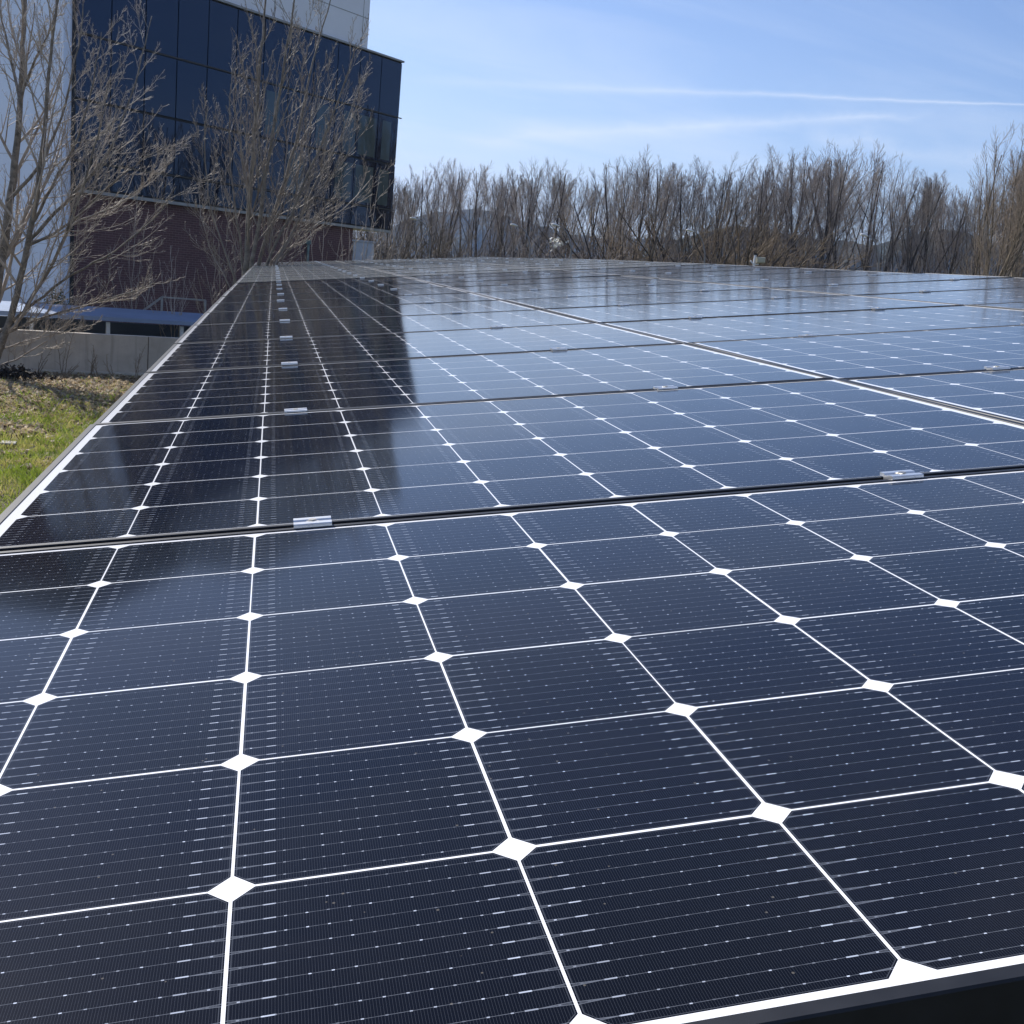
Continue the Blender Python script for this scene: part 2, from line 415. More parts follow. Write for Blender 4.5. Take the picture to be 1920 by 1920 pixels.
# clamps over the gaps between rows
def clamp_proto():
    t = empty('panel_clamp'); tag(t, 'prototype', 'clamp', 'silver clamps between the panels')
    b = MB(); wd = 0.048                                   # along x
    prof = [(-0.0175, 0.0), (-0.0175, 0.0042), (-0.0165, 0.0052), (-0.006, 0.0052), (-0.005, 0.0030), (0.005, 0.0030), (0.006, 0.0052),
            (0.0165, 0.0052), (0.0175, 0.0042), (0.0175, 0.0), (0.0075, 0.0), (0.0065, -0.03), (-0.0065, -0.03), (-0.0075, 0.0)]
    n = len(prof)
    vs = [(-wd/2, y, z+HGT+0.0006) for y, z in prof] + [(wd/2, y, z+HGT+0.0006) for y, z in prof]
    fs = [(i, (i+1) % n, n+(i+1) % n, n+i) for i in range(n)]
    # end caps split into convex pieces
    for s in (0, n):
        for q in ((0, 1, 2, 3, 13), (3, 4, 13), (13, 4, 5, 10), (5, 6, 10), (6, 7, 8, 9, 10), (10, 11, 12, 13)):
            fs.append(tuple(s+i for i in q) if s else tuple(s+i for i in q)[::-1])
    b.add(vs, fs); b.build('clamp_plate', M_ALU, t)
    h = MB()
    an = [i*math.pi/3 for i in range(6)]
    h.tube([(0, 0, HGT+0.003), (0, 0, HGT+0.0075)], [0.0055, 0.0055], 6)
    h.tube([(0, 0, HGT+0.0032), (0, 0, HGT+0.0044)], [0.0085, 0.0085], 14)
    h.build('bolt', M_BOLT, t)
    return t
cp = clamp_proto(); first = True
for r in range(1, NROW+1):
    for c in range(NCOL):
        for k, xo in enumerate((2.47, 7.66)):
            o = cp if first else copy_tree(cp); first = False
            x = c*COLP + xo + rng.gauss(0, 0.02); y = r*ROWP - GAPR/2
            Rm = Matrix(GR.tolist()) @ Matrix.Rotation(rng.gauss(0, 0.012), 3, 'Z')
            loc = Vector(g2w(x, y, sag(x, y)).tolist())
            o.matrix_world = Matrix.Translation(loc) @ Rm.to_4x4()
            side = ('left', 'right')[k]
            rown = (f'gap behind the {nth(r)} row' if r < NROW else 'far end edge')
            o['label'] = f'silver metal clamp, {side} one of the {COLN[c].split()[0]} column, at the {rown}'

# steel canopy under the panels
can = empty('carport_frame', (g2w(0, 0)*np.array([1, 1, 0])).tolist())
tag(can, 'dark steel carport frame carrying the solar panels over the ground', 'carport')
mw = can.location
def cb(name, a, b_, w, h, z):
    p, q = g2w(a[0], a[1], z + sag(*a)), g2w(b_[0], b_[1], z + sag(*b_))
    MB().bar(p - np.array(mw), q - np.array(mw), w, h, up=GR[:, 2]).build(name, M_STEEL, can)
YE = NROW*ROWP - GAPR
for c in range(NCOL):
    for xo in (2.47, 7.66):
        cb('rail', (c*COLP+xo, 0.15), (c*COLP+xo, YE-0.1), 0.04, 0.06, -0.47)
for i in range(7):
    y = 0.9 + i*(YE-1.8)/6
    cb('beam', (-0.1, y), (3*COLP-0.2, y), 0.12, 0.22, -1.35)
cb('fascia_beam', (-0.25, 0.12), (3*COLP-0.1, 0.12), 0.05, 0.16, -0.95)
cb('fascia_beam', (-0.25, 0.32), (3*COLP-0.1, 0.32), 0.03, 0.30, -2.7)
for i in (0, 2, 4, 6):
    y = 0.9 + i*(YE-1.8)/6
    for x in (4.0, 26.0):
        p = g2w(x, y, -2.1); MB().bar((p[0]-mw[0], p[1]-mw[1], -0.05), tuple(p-np.array(mw)), 0.18, 0.18, up=(0, 1, 0)).build('post', M_STEEL, can)

# ---------------------------------------------------------------- building
D0 = ray(2340, 649); D0[2] = 0; D0 = unit(D0)            # along the glass front, away from the camera
P0 = at(745, 276, 47); P0[2] = 0
NF = np.array([D0[1], -D0[0], 0])                        # out of the glass front
def bw(s, z, out=0.0): return P0 - D0*s + NF*out + np.array([0, 0, z])
bld = empty('office_building', P0.tolist()); tag(bld, 'office block with dark blue glass front over a brick base and white cladding', 'building')
BL = np.array(P0)
def slab(mb, s0, s1, z0, z1, o0, o1):
    """box in facade coordinates"""
    c = bw((s0+s1)/2, (z0+z1)/2, (o0+o1)/2) - BL
    return mb.box(c, (abs(s1-s0), abs(o1-o0), z1-z0), np.stack([-D0, NF, np.array([0, 0, 1.0])], 1))
def brick_material():
    m, nt, b = material('dark_brick')
    tc = nt.nodes.new('ShaderNodeTexCoord')
    rot = node(nt, 'ShaderNodeVectorMath', operation='DOT_PRODUCT'); nt.links.new(tc.outputs['Object'], rot.inputs[0]); rot.inputs[1].default_value = tuple(-D0)
    sp = node(nt, 'ShaderNodeSeparateXYZ'); nt.links.new(tc.outputs['Object'], sp.inputs[0])
    cb_ = node(nt, 'ShaderNodeCombineXYZ', X=rot.outputs['Value'], Y=sp.outputs[2], Z=0.0)
    br = node(nt, 'ShaderNodeTexBrick', Scale=1.0); nt.links.new(cb_.outputs[0], br.inputs['Vector'])
    br.inputs['Color1'].default_value = (0.135, 0.066, 0.064, 1); br.inputs['Color2'].default_value = (0.105, 0.052, 0.053, 1); br.inputs['Mortar'].default_value = (0.19, 0.13, 0.12, 1)
    br.inputs['Brick Width'].default_value = 0.25; br.inputs['Row Height'].default_value = 0.075; br.inputs['Mortar Size'].default_value = 0.008
    nt.links.new(br.outputs['Color'], b.inputs['Base Color']); b.inputs['Roughness'].default_value = 0.85
    return m
def glass_material(name, col, rough=0.012, ior=1.75):
    m, nt, b = material(name)
    tc = nt.nodes.new('ShaderNodeTexCoord')
    nz = node(nt, 'ShaderNodeTexNoise', Scale=0.5, Detail=1.0); nt.links.new(tc.outputs['Object'], nz.inputs['Vector'])
    c = mixc(nt, X(nt, nz.outputs['Fac']), col, tuple(c_*1.5 for c_ in col)); nt.links.new(c, b.inputs['Base Color']); b.inputs['Specular Tint'].default_value = (0.28, 0.40, 0.64, 1)
    b.inputs['Roughness'].default_value = rough; b.inputs['IOR'].default_value = ior
    bp = node(nt, 'ShaderNodeBump', Strength=0.04, Distance=0.02, Height=nz.outputs['Fac']); nt.links.new(bp.outputs[0], b.inputs['Normal'])
    return m
M_BRICK = brick_material()
M_GLASS = glass_material('tinted_glass', (0.003, 0.006, 0.016), ior=1.8)
M_BLIND = glass_material('blind_behind_glass', (0.050, 0.066, 0.062))
M_MULL = plain('dark_mullion', (0.010, 0.010, 0.012), rough=0.6, var=0.1, scale=4)
M_CLAD = plain('white_cladding', (0.76, 0.77, 0.80), rough=0.45, var=0.03, scale=0.6)
M_EWALL = plain('sky_tinted_white_panel', (0.66, 0.73, 0.86), rough=0.28, var=0.02, scale=0.6, spec=0.9)  # blue of the reflected sky put into the white wall's colour
M_TRIM = plain('grey_metal_trim', (0.30, 0.30, 0.29), rough=0.5, metal=0.3, var=0.08, scale=3)
M_ROOM = plain('dark_interior', (0.006, 0.006, 0.007), rough=0.9, var=0.1, scale=2)
ZG0, ZG1, SE = 4.72, 11.25, 14.95
m = MB(); slab(m, 2.08, SE+0.02, -0.2, ZG0-0.06, -0.25, -14.0); m.build('brick_base', M_BRICK, bld)
gw = MB(); slab(gw, 0.02, SE, ZG0, ZG1, -0.06, -14.0); gwo = gw.build('curtain_wall', M_MULL, bld)
sl = MB(); slab(sl, 0.0, SE, ZG0-0.10, ZG0-0.003, -0.02, -13.9); sl.build('soffit_trim', M_TRIM, bld)
tp = MB(); slab(tp, -0.02, SE+0.05, ZG1+0.003, ZG1+0.07, 0.05, -14.0); tp.build('parapet_trim', M_TRIM, bld)
NC = 12; cw = (SE-0.02)/NC
rows = [(4.76, 5.50), (5.56, 7.26), (7.32, 9.12), (9.17, 11.21)]
for ci in range(NC):
    for ri, (z0, z1) in enumerate(rows):
        p = MB(); slab(p, 0.02+ci*cw+0.018, 0.02+(ci+1)*cw-0.018, z0+0.012, z1-0.012, -0.055, -0.02)
        o = p.build('glass_pane', M_GLASS, gwo)
        # panes never sit perfectly flat: each reflects slightly differently
        c0 = Vector((bw(0.02+(ci+0.5)*cw, (z0+z1)/2, -0.03)-BL).tolist())
        rz, rx = rng.gauss(0, 0.0012), rng.gauss(0, 0.0010)
        Rr = Matrix.Rotation(rz, 4, 'Z') @ Matrix.Rotation(rx, 4, Vector(D0.tolist()))
        o.matrix_local = Matrix.Translation(c0) @ Rr @ Matrix.Translation(-c0)
for ci, ri, a, b_ in [(1, 2, 0.08, 0.90), (2, 2, 0.05, 0.62), (0, 2, 0.35, 0.78), (1, 1, 0.08, 0.92), (2, 1, 0.10, 0.85), (0, 1, 0.30, 0.80), (3, 2, 0.25, 0.8), (4, 1, 0.2, 0.9), (5, 2, 0.3, 0.85)]:
    z0, z1 = rows[ri]
    p = MB(); slab(p, 0.02+(ci+a)*cw, 0.02+(ci+b_)*cw, z0+0.10, z1-0.22, -0.025, -0.012)
    p.build('window_blind', M_BLIND, gwo)
rl = MB()
for z in (9.145, 5.53): slab(rl, -0.10 if z > 6 else 0.0, SE, z-0.018, z+0.018, -0.02, 0.045)
rl.build('facade_rail', plain('bronze_rail', (0.055, 0.05, 0.045), rough=0.5, var=0.1, scale=3), gwo)
# white upper storey and end wall
up = MB(); slab(up, 2.08, 10.6, ZG1+0.07, 14.2, -0.10, -14.0); upo = up.build('white_upper_storey', M_CLAD, bld)
sb = MB(); slab(sb, 7.0, SE+0.2, ZG1+0.06, 14.4, -4.5, -13.9); sb.build('added_unseen_storey', M_TRIM, bld)  # unseen storey, added for its dark reflection in the left panels
sm = MB()
for s in [2.42] + [2.42+2.3*i for i in range(1, 4)]: slab(sm, s-0.012, s+0.012, ZG1+0.08, 14.19, -0.103, -0.094)
for z in (12.42, 13.5): slab(sm, 2.09, 10.58, z-0.014, z+0.014, -0.1035, -0.0945)
sm.build('panel_joint', M_TRIM, upo)
ew = MB(); slab(ew, SE+0.05, SE+0.40, 0.0, ZG1+0.06, 0.0, -4.6); ewo = ew.build('white_end_wall', M_EWALL, bld)
j = MB()
for z in (3.0, 5.6, 8.2, 10.8): slab(j, SE+0.395, SE+0.405, z-0.01, z+0.01, -0.25, -4.55)
j.build('panel_joint', plain('cladding_seal', (0.5, 0.51, 0.54), var=0.03), ewo)
wg = MB(); slab(wg, SE+0.05, SE+0.30, 0.0, 13.0, -4.62, -15.0); wg.build('added_unseen_wing', M_BRICK, bld)  # out of view, added so the left panels mirror something dark
tr = MB(); slab(tr, SE+0.02, SE+0.12, 0.0, ZG1, 0.003, 0.06); tr.build('corner_trim', M_MULL, bld)

# service box, pipe at the brick base
M_CAB = plain('pale_grey_paint', (0.55, 0.57, 0.60), rough=0.5, var=0.04, scale=3)
c = at(681, 476, 44.0)
cab = empty('utility_cabinet', (c[0], c[1], 0)); tag(cab, 'pale grey utility cabinet beside the end of the brick wall', 'cabinet')
k = MB(); k.box((0, 0, 2.05), (0.74, 0.5, 4.1)); k.build('cabinet_body', M_CAB, cab, bevel=0.02)
k = MB(); k.box((0, 0, 4.13), (0.82, 0.58, 0.06)); k.build('cabinet_lid', M_CAB, cab, bevel=0.01)
k = MB(); k.box((0.18, -0.253, 2.05), (0.02, 0.006, 3.9)); k.build('door_seam', M_TRIM, cab)
pp = empty('downpipe', (bw(4.66, 0.0, -0.15)).tolist()); tag(pp, 'grey green downpipe on the dark brick wall', 'pipe')
k = MB(); k.tube([(0, 0, 0), (0, 0, 3.85)], 0.05, 10); k.build('pipe', plain('green_grey_pipe', (0.16, 0.22, 0.21), rough=0.5), pp, smooth=False)
k = MB(); k.box((0, 0, 3.9), (0.2, 0.16, 0.16)); k.box((0, 0, 2.0), (0.14, 0.10, 0.05)); k.build('hopper', plain('green_grey_hopper', (0.14, 0.2, 0.19), rough=0.5), pp)

# ---------------------------------------------------------------- concrete wall, canopy behind it
A = on_z(-60, 697); B = on_z(255, 707); wd_ = unit(B-A); wn_ = np.array([wd_[1], -wd_[0], 0])
def concrete_material():
    m, nt, b = material('weathered_concrete')
    tc = nt.nodes.new('ShaderNodeTexCoord')
    n1 = node(nt, 'ShaderNodeTexNoise', Scale=1.3, Detail=8.0, Roughness=0.65); nt.links.new(tc.outputs['Object'], n1.inputs['Vector'])
    mp = node(nt, 'ShaderNodeMapping'); mp.inputs['Scale'].default_value = (7, 7, 0.5); nt.links.new(tc.outputs['Object'], mp.inputs[0])
    n2 = node(nt, 'ShaderNodeTexNoise', Scale=1.0, Detail=5.0, Roughness=0.6); nt.links.new(mp.outputs[0], n2.inputs['Vector'])
    c = ramp(nt, n1.outputs['Fac'], [(0.3, (0.40, 0.35, 0.29)), (0.7, (0.58, 0.52, 0.44))])
    c = mixc(nt, (X(nt, n2.outputs['Fac'])-0.52).max(0)*2.2, c, (0.22, 0.18, 0.145))
    nt.links.new(c, b.inputs['Base Color']); b.inputs['Roughness'].default_value = 0.9
    bp = node(nt, 'ShaderNodeBump', Strength=0.3, Distance=0.01, Height=n1.outputs['Fac']); nt.links.new(bp.outputs[0], b.inputs['Normal'])
    return m
M_CONC = concrete_material()
wl = empty('concrete_wall', A.tolist()); tag(wl, 'low weathered grey concrete wall along the top of the grass bank', 'wall')
RW = np.stack([wd_, -wn_, np.array([0, 0, 1.0])], 1)      # x along, y back, z up
wl.matrix_world = Matrix.Translation(Vector(A.tolist())) @ Matrix(RW.tolist()).to_4x4()
WH = 1.03
k = MB()
xx = -4.0
for L in (8.12, 4.0, 4.0, 4.0, 4.0):
    k.box((xx+L/2, 0.10, WH/2), (L-0.018, 0.20, WH)); xx += L
k.build('wall_panel', M_CONC, wl, bevel=0.008)
k = MB(); k.box((8, -0.127, 0.05), (24, 0.245, 0.13)); k.build('footing', plain('pale_concrete', (0.52, 0.48, 0.40), rough=0.9, var=0.15, scale=5, bump=0.3), wl)
k = MB(); k.box((8, 0.12, WH/2-0.02), (23.9, 0.10, WH-0.05)); k.build('joint_filler', M_STEEL, wl)

M_BLUE = plain('blue_grey_sheet', (0.22, 0.29, 0.42), rough=0.42, metal=0.1, var=0.06, scale=1.2)
def W2(x, y, z): return A + RW @ np.array([x, y, z])
cp_ = empty('low_canopy', W2(4, 2.5, 0).tolist()); tag(cp_, 'low blue grey sheet roof on short white posts behind the concrete wall', 'canopy')
cp_.matrix_world = Matrix.Translation(Vector(W2(0, 0, 0).tolist())) @ Matrix(RW.tolist()).to_4x4()
k = MB(); vs = [(-4.0, 1.2, 1.38), (12, 1.2, 1.38), (12, 3.2, 1.50), (-4.0, 3.2, 1.50)]   # sloping sheet
vs += [(a, b_, c_-0.10) for a, b_, c_ in vs]
k.add(vs, [(0, 1, 2, 3), (7, 6, 5, 4), (0, 4, 5, 1), (1, 5, 6, 2), (2, 6, 7, 3), (3, 7, 4, 0)]); k.build('roof_sheet', M_BLUE, cp_)
M_WPOST = plain('white_post_paint', (0.70, 0.70, 0.66), rough=0.6, var=0.08, scale=4)
for x in (-2.2, -0.3, 1.6, 3.45, 5.35, 7.3, 9.3):
    k = MB(); k.box((x, 1.45, 0.61), (0.09, 0.09, 1.24)); k.build('post', M_WPOST, cp_)
k = MB(); k.box((4.0, 3.4, 0.55), (16, 0.08, 1.1)); k.build('back_panel', plain('slate_panel', (0.10, 0.12, 0.15), var=0.1, scale=1.0), cp_)
fm = empty('metal_frame', W2(7.0, 4.2, 0).tolist()); tag(fm, 'grey metal frame with sloping brace in front of the brick wall', 'frame')
q0, q1, q2, q3 = at(258, 590, 35.2), at(304, 557, 35.2), at(304, 600, 35.2), at(385, 563, 35.2)
FL = np.array(fm.location)
k = MB(); k.bar(q0-FL, q1-FL, 0.06, 0.06); k.build('brace', M_TRIM, fm)
k = MB(); k.bar((q1[0]-FL[0], q1[1]-FL[1], 0), q1-FL, 0.06, 0.06, up=(0, 1, 0)); k.build('upright', M_TRIM, fm)
k = MB(); k.bar(q1-FL, q3-FL, 0.05, 0.05); k.build('crossbar', M_TRIM, fm)
k = MB(); k.bar((q3[0]-FL[0], q3[1]-FL[1], 0), q3-FL, 0.06, 0.06, up=(0, 1, 0)); k.build('upright', M_TRIM, fm)

# ---------------------------------------------------------------- bare trees
def bark(name, lo, hi, scale=6.0, rough=0.85, spec=0.25):
    m, nt, b = material(name)
    tc = nt.nodes.new('ShaderNodeTexCoord')
    n1 = node(nt, 'ShaderNodeTexNoise', Scale=scale, Detail=7.0, Roughness=0.7); nt.links.new(tc.outputs['Object'], n1.inputs['Vector'])
    ob = nt.nodes.new('ShaderNodeObjectInfo')
    c = ramp(nt, n1.outputs['Fac'], [(0.32, lo), (0.68, hi)])
    hs = node(nt, 'ShaderNodeHueSaturation'); nt.links.new(c, hs.inputs['Color']); nt.links.new((X(nt, ob.outputs['Random'])*0.5 + 0.75).s, hs.inputs['Value'])
    nt.links.new(hs.outputs[0], b.inputs['Base Color']); b.inputs['Roughness'].default_value = rough; b.inputs['Specular IOR Level'].default_value = spec
    bp = node(nt, 'ShaderNodeBump', Strength=0.5, Distance=0.01, Height=n1.outputs['Fac']); nt.links.new(bp.outputs[0], b.inputs['Normal'])
    return m
M_BARK = bark('pale_bark', (0.085, 0.075, 0.062), (0.36, 0.31, 0.25), 9.0, 0.7, 0.35)
M_TWIG = bark('pale_twig', (0.20, 0.165, 0.135), (0.48, 0.41, 0.335), 3.0, 0.6, 0.4)
M_FBARK = bark('dark_bark', (0.028, 0.024, 0.022), (0.075, 0.065, 0.058))
M_FTWIG = bark('grey_brown_twig', (0.17, 0.147, 0.135), (0.36, 0.32, 0.295), 1.5)
M_TTWIG = bark('tan_twig', (0.13, 0.10, 0.068), (0.27, 0.21, 0.145), 1.5)
M_OTWIG = bark('olive_twig', (0.11, 0.092, 0.070), (0.25, 0.21, 0.165), 1.5)

class Tree:
    def __init__(s, seed, rmin=0.0036): s.r = np.random.default_rng(seed); s.thick, s.thin = MB(), MB(); s.rmin = rmin
    def limb(s, pts, rad, n, thin): (s.thin if thin else s.thick).tube(pts, rad, n, cap=False)
    def path(s, p, d, L, steps, curl, lift):
        pts = [np.array(p, float)]; d = unit(d)
        for _ in range(steps):
            d = unit(d + s.r.normal(0, curl, 3) + np.array([0, 0, lift]))
            pts.append(pts[-1] + d*L/steps)
        return np.array(pts)
    def side(s, d, ang):
        """a direction leaving d at the given angle"""
        d = unit(d); a = s.r.normal(size=3); a -= d*(a@d); a = unit(a)
        return d*math.cos(ang) + a*math.sin(ang)
    def grow(s, pts, r0, r1, level, spec):
        """pts: a limb already drawn; hang children on it"""
        if level >= len(spec): return
        n, (t0, t1), (a0, a1), Lr, rr, steps, lift, sides, thin, curl = spec[level]
        seg = np.linalg.norm(np.diff(pts, axis=0), axis=1); cum = np.concatenate([[0], np.cumsum(seg)]); T = cum[-1]
        n = max(1, int(round(n*(0.8 + 0.4*s.r.random()))))
        for i in range(n):
            t = t0 + (t1-t0)*(i + s.r.random())/n
            q = t*T; j = min(max(int(np.searchsorted(cum, q))-1, 0), len(seg)-1)
            p = pts[j] + (pts[j+1]-pts[j])*((q-cum[j])/max(seg[j], 1e-6)); d = pts[j+1]-pts[j]
            L = T*(Lr*(1.15 - 0.75*t)*(0.7 + 0.6*s.r.random()) if Lr > 0 else -Lr*(1.03-t)*(0.72 + 0.33*s.r.random()))
            rp = r0 + (r1-r0)*t; rc = max(rp*rr, s.rmin)
            dd = s.side(d, a0 + (a1-a0)*s.r.random())
            if dd[2] < -0.1: dd[2] *= 0.2
            pp = s.path(p, dd, L, steps, curl, lift)
            re = max(rc*0.35, s.rmin*0.65)
            s.limb(pp, np.linspace(rc, re, len(pp)), sides, thin)
            s.grow(pp, rc, re, level+1, spec)
        # leader goes on past the last fork
    def build(s, name, loc, mt, mw_, part=('trunk', 'crown'), thin_only=False):
        root = empty(name, loc)
        if s.thick.v: s.thick.build(part[0], mt, root, smooth=True)
        if s.thin.v: s.thin.build(part[1], mw_, root, smooth=True)
        return root

# --- two near trees, limbs sighted in the photograph and given depth
def near_tree(name, base_px, depth, limbs, seed, spec, label, jit):
    t = Tree(seed); base = at(*base_px, depth); base[2] = 0; base = np.array(base)
    for pxs, rad, dy in limbs:
        m_ = len(pxs); P = []
        for i, (x, y) in enumerate(pxs):
            D = depth + dy*(i/(m_-1))**1.2
            P.append(at(x, y, D) - base)
        P = np.array(P)
        # smooth resample
        cum = np.concatenate([[0], np.cumsum(np.linalg.norm(np.diff(P, axis=0), axis=1))])
        q = np.linspace(0, cum[-1], max(8, int(cum[-1]/0.28)))
        P2 = np.stack([np.interp(q, cum, P[:, k]) for k in range(3)], 1)
        for _ in range(2): P2[1:-1] = (P2[:-2] + 2*P2[1:-1] + P2[2:])/4
        P2[1:-1] += t.r.normal(0, jit, (len(P2)-2, 3))
        rr = np.linspace(rad, max(rad*0.22, 0.006), len(P2))
        t.limb(P2, rr, 8 if rad > 0.05 else 6, rad < 0.03)
        t.grow(P2, rad, rad*0.22, 0, spec)
    o = t.build(name, base.tolist(), M_BARK, M_TWIG); tag(o, label, 'tree', 'bare trees beside the canopy'); return o
SPEC_NEAR = [
    (15, (0.12, 1.0), (0.45, 0.9), 0.36, 0.45, 10, 0.085, 5, True, 0.05),
    (11, (0.12, 1.0), (0.45, 0.95), 0.34, 0.50, 6, 0.09, 4, True, 0.07),
    (6, (0.15, 1.0), (0.5, 1.0), 0.30, 0.7, 3, 0.06, 3, True, 0.10),
]
LA = [
    ([(-45, 745), (-20, 620), (0, 500), (20, 375), (38, 200), (45, 60), (52, -70)], 0.17, 0.8),
    ([(-40, 745), (0, 660), (30, 560), (52, 465), (80, 290), (92, 140), (100, 50), (112, -60)], 0.115, -0.9),
    ([(52, 452), (90, 415), (140, 360), (200, 300), (235, 215), (258, 140), (285, 30)], 0.055, 0.6),
    ([(20, 372), (70, 320), (95, 270), (130, 180), (150, 60), (160, -20)], 0.05, 0.5),
    ([(38, 190), (55, 130), (80, 90), (98, 60), (115, -20)], 0.04, -0.6),
    ([(38, 195), (20, 110), (0, 20), (-10, -60)], 0.045, 0.8),
    ([(30, 607), (77, 530), (111, 467), (134, 415), (158, 344), (190, 230), (205, 150)], 0.055, -1.2),
    ([(-20, 640), (50, 580), (85, 552), (130, 518), (240, 457), (300, 400), (330, 350)], 0.045, -1.0),
    ([(-20, 640), (65, 600), (160, 573), (240, 550), (290, 530)], 0.045, -0.6),
    ([(0, 655), (100, 625), (180, 608)], 0.025, -1.0),
    ([(-10, 690), (60, 660), (120, 615), (150, 580)], 0.025, -1.0),
    ([(54, 460), (100, 440), (145, 410), (200, 350), (265, 300), (320, 270)], 0.04, -0.4),
    ([(60, 420), (110, 330), (150, 250), (175, 160), (190, 60)], 0.045, -0.4),
    ([(52, 455), (100, 450), (160, 400), (215, 395), (300, 320), (318, 270)], 0.035, 0.9),
    ([(0, 500), (-30, 420), (-60, 300)], 0.06, 0.6),
]
LA = [(q, r_*0.82, d_) for q, r_, d_ in LA]
near_tree('bare_tree', (-42, 760), 25.3, LA, 4, SPEC_NEAR, 'multi-stemmed bare tree with pale twigs by the concrete wall, cut by the left edge', 0.012)
SPEC_B = [
    (14, (0.24, 1.0), (0.35, 0.75), 0.32, 0.40, 10, 0.10, 5, True, 0.045),
    (10, (0.12, 1.0), (0.4, 0.8), 0.34, 0.50, 6, 0.10, 4, True, 0.05),
    (4, (0.15, 1.0), (0.4, 0.9), 0.32, 0.7, 3, 0.07, 3, True, 0.10),
]
LB = [
    ([(456, 640), (462, 500), (466, 400), (472, 330), (482, 200), (490, 100), (502, -30)], 0.13, 0.6),
    ([(460, 640), (470, 500), (485, 420), (500, 320), (525, 160), (545, 40), (560, -60)], 0.10, -0.7),
    ([(462, 640), (482, 500), (505, 420), (540, 330), (575, 170), (600, 60), (622, -10)], 0.09, 1.0),
    ([(464, 640), (492, 500), (540, 420), (572, 340), (620, 230), (655, 125), (668, 80)], 0.075, -0.9),
    ([(466, 640), (500, 500), (560, 430), (585, 350), (640, 260), (672, 160)], 0.06, 1.4),
    ([(468, 640), (515, 495), (575, 385), (630, 320), (690, 238)], 0.05, -1.4),
    ([(455, 640), (455, 500), (450, 440), (432, 330), (430, 230), (436, 120)], 0.06, 0.9),
    ([(454, 640), (440, 500), (402, 430), (388, 350), (380, 250), (390, 200)], 0.045, -0.8),
    ([(468, 640), (510, 500), (580, 430), (640, 395), (690, 350), (700, 330)], 0.045, 1.0),
    ([(456, 640), (430, 520), (395, 480), (375, 400), (372, 350)], 0.035, 1.2),
    ([(470, 640), (505, 505), (545, 440), (560, 300), (590, 210), (600, 150)], 0.05, 0.4),
]
LB = [(q, r_*0.50, d_*0.8) for q, r_, d_ in LB]

near_tree('bare_tree', (460, 720), 20.5, LB, 9, SPEC_B, 'fan-shaped bare tree with many upright stems in front of the dark glass', 0.012)

# --- saplings, brush by the canopy's edge
def sprouts(name, px, depth, tops, seed, label, cat, grp, r=0.018, mat=None):
    t = Tree(seed); base = at(*px, depth); base[2] = 0
    for (x, y) in tops:
        p1 = at(x, y, depth + t.r.normal(0, 0.4)) - base
        p0 = np.array([t.r.normal(0, 0.1), t.r.normal(0, 0.1), 0.0])
        mid = p0*0.45 + p1*0.55; mid[:2] = p0[:2]*0.62 + p1[:2]*0.38
        q = np.linspace(0, 1, 12)[:, None]; P = (1-q)**2*p0 + 2*q*(1-q)*mid + q*q*p1
        P[1:-1] += t.r.normal(0, 0.012, (10, 3))
        t.limb(P, np.linspace(r, 0.005, 12), 5, True)
        t.grow(P, r, 0.005, 0, [(7, (0.35, 1.0), (0.4, 0.8), 0.22, 0.55, 6, 0.10, 4, True, 0.10), (4, (0.2, 1.0), (0.5, 0.9), 0.35, 0.6, 4, 0.08, 3, True, 0.12)])
    o = t.build(name, base.tolist(), M_BARK, mat or M_TWIG, part=('stem', 'twigs')); tag(o, label, cat, grp); return o
sprouts('sapling', (655, 560), 26.2, [(668, 395), (690, 380), (712, 330), (640, 420), (655, 430)], 21, 'pale thin sapling in front of the utility cabinet', 'sapling', 'saplings behind the far canopy edge')
sprouts('sapling', (708, 560), 26.6, [(722, 400), (745, 390), (762, 420), (795, 440), (735, 430), (700, 415)], 22, 'pale leafless sapling just right of the building corner', 'sapling', 'saplings behind the far canopy edge')
sprouts('sapling', (600, 560), 25.8, [(610, 400), (580, 420), (640, 440), (560, 440)], 23, 'low pale sapling in front of the brick wall', 'sapling', 'saplings behind the far canopy edge')
sprouts('leafless_shrub', (420, 640), 23.5, [(400, 480), (385, 500), (430, 470), (440, 500), (372, 520), (410, 450), (395, 530), (360, 540)], 24, 'tangled brown leafless shrub against the left canopy edge', 'shrub', 'shrubs by the brick wall', 0.016)
sprouts('leafless_shrub', (330, 620), 31, [(300, 500), (330, 480), (350, 500), (280, 520), (365, 520), (320, 460), (250, 530)], 25, 'brown leafless shrub in front of the metal frame', 'shrub', 'shrubs by the brick wall', 0.014)
sprouts('leafless_shrub', (250, 620), 32.5, [(200, 480), (240, 450), (270, 440), (220, 500), (290, 470), (180, 520), (255, 400)], 26, 'brown leafless shrub before the left end of the brick wall', 'shrub', 'shrubs by the brick wall', 0.014)
M_LEAF = plain('dark_green_leaf', (0.035, 0.06, 0.025), rough=0.6, var=0.3, scale=9)
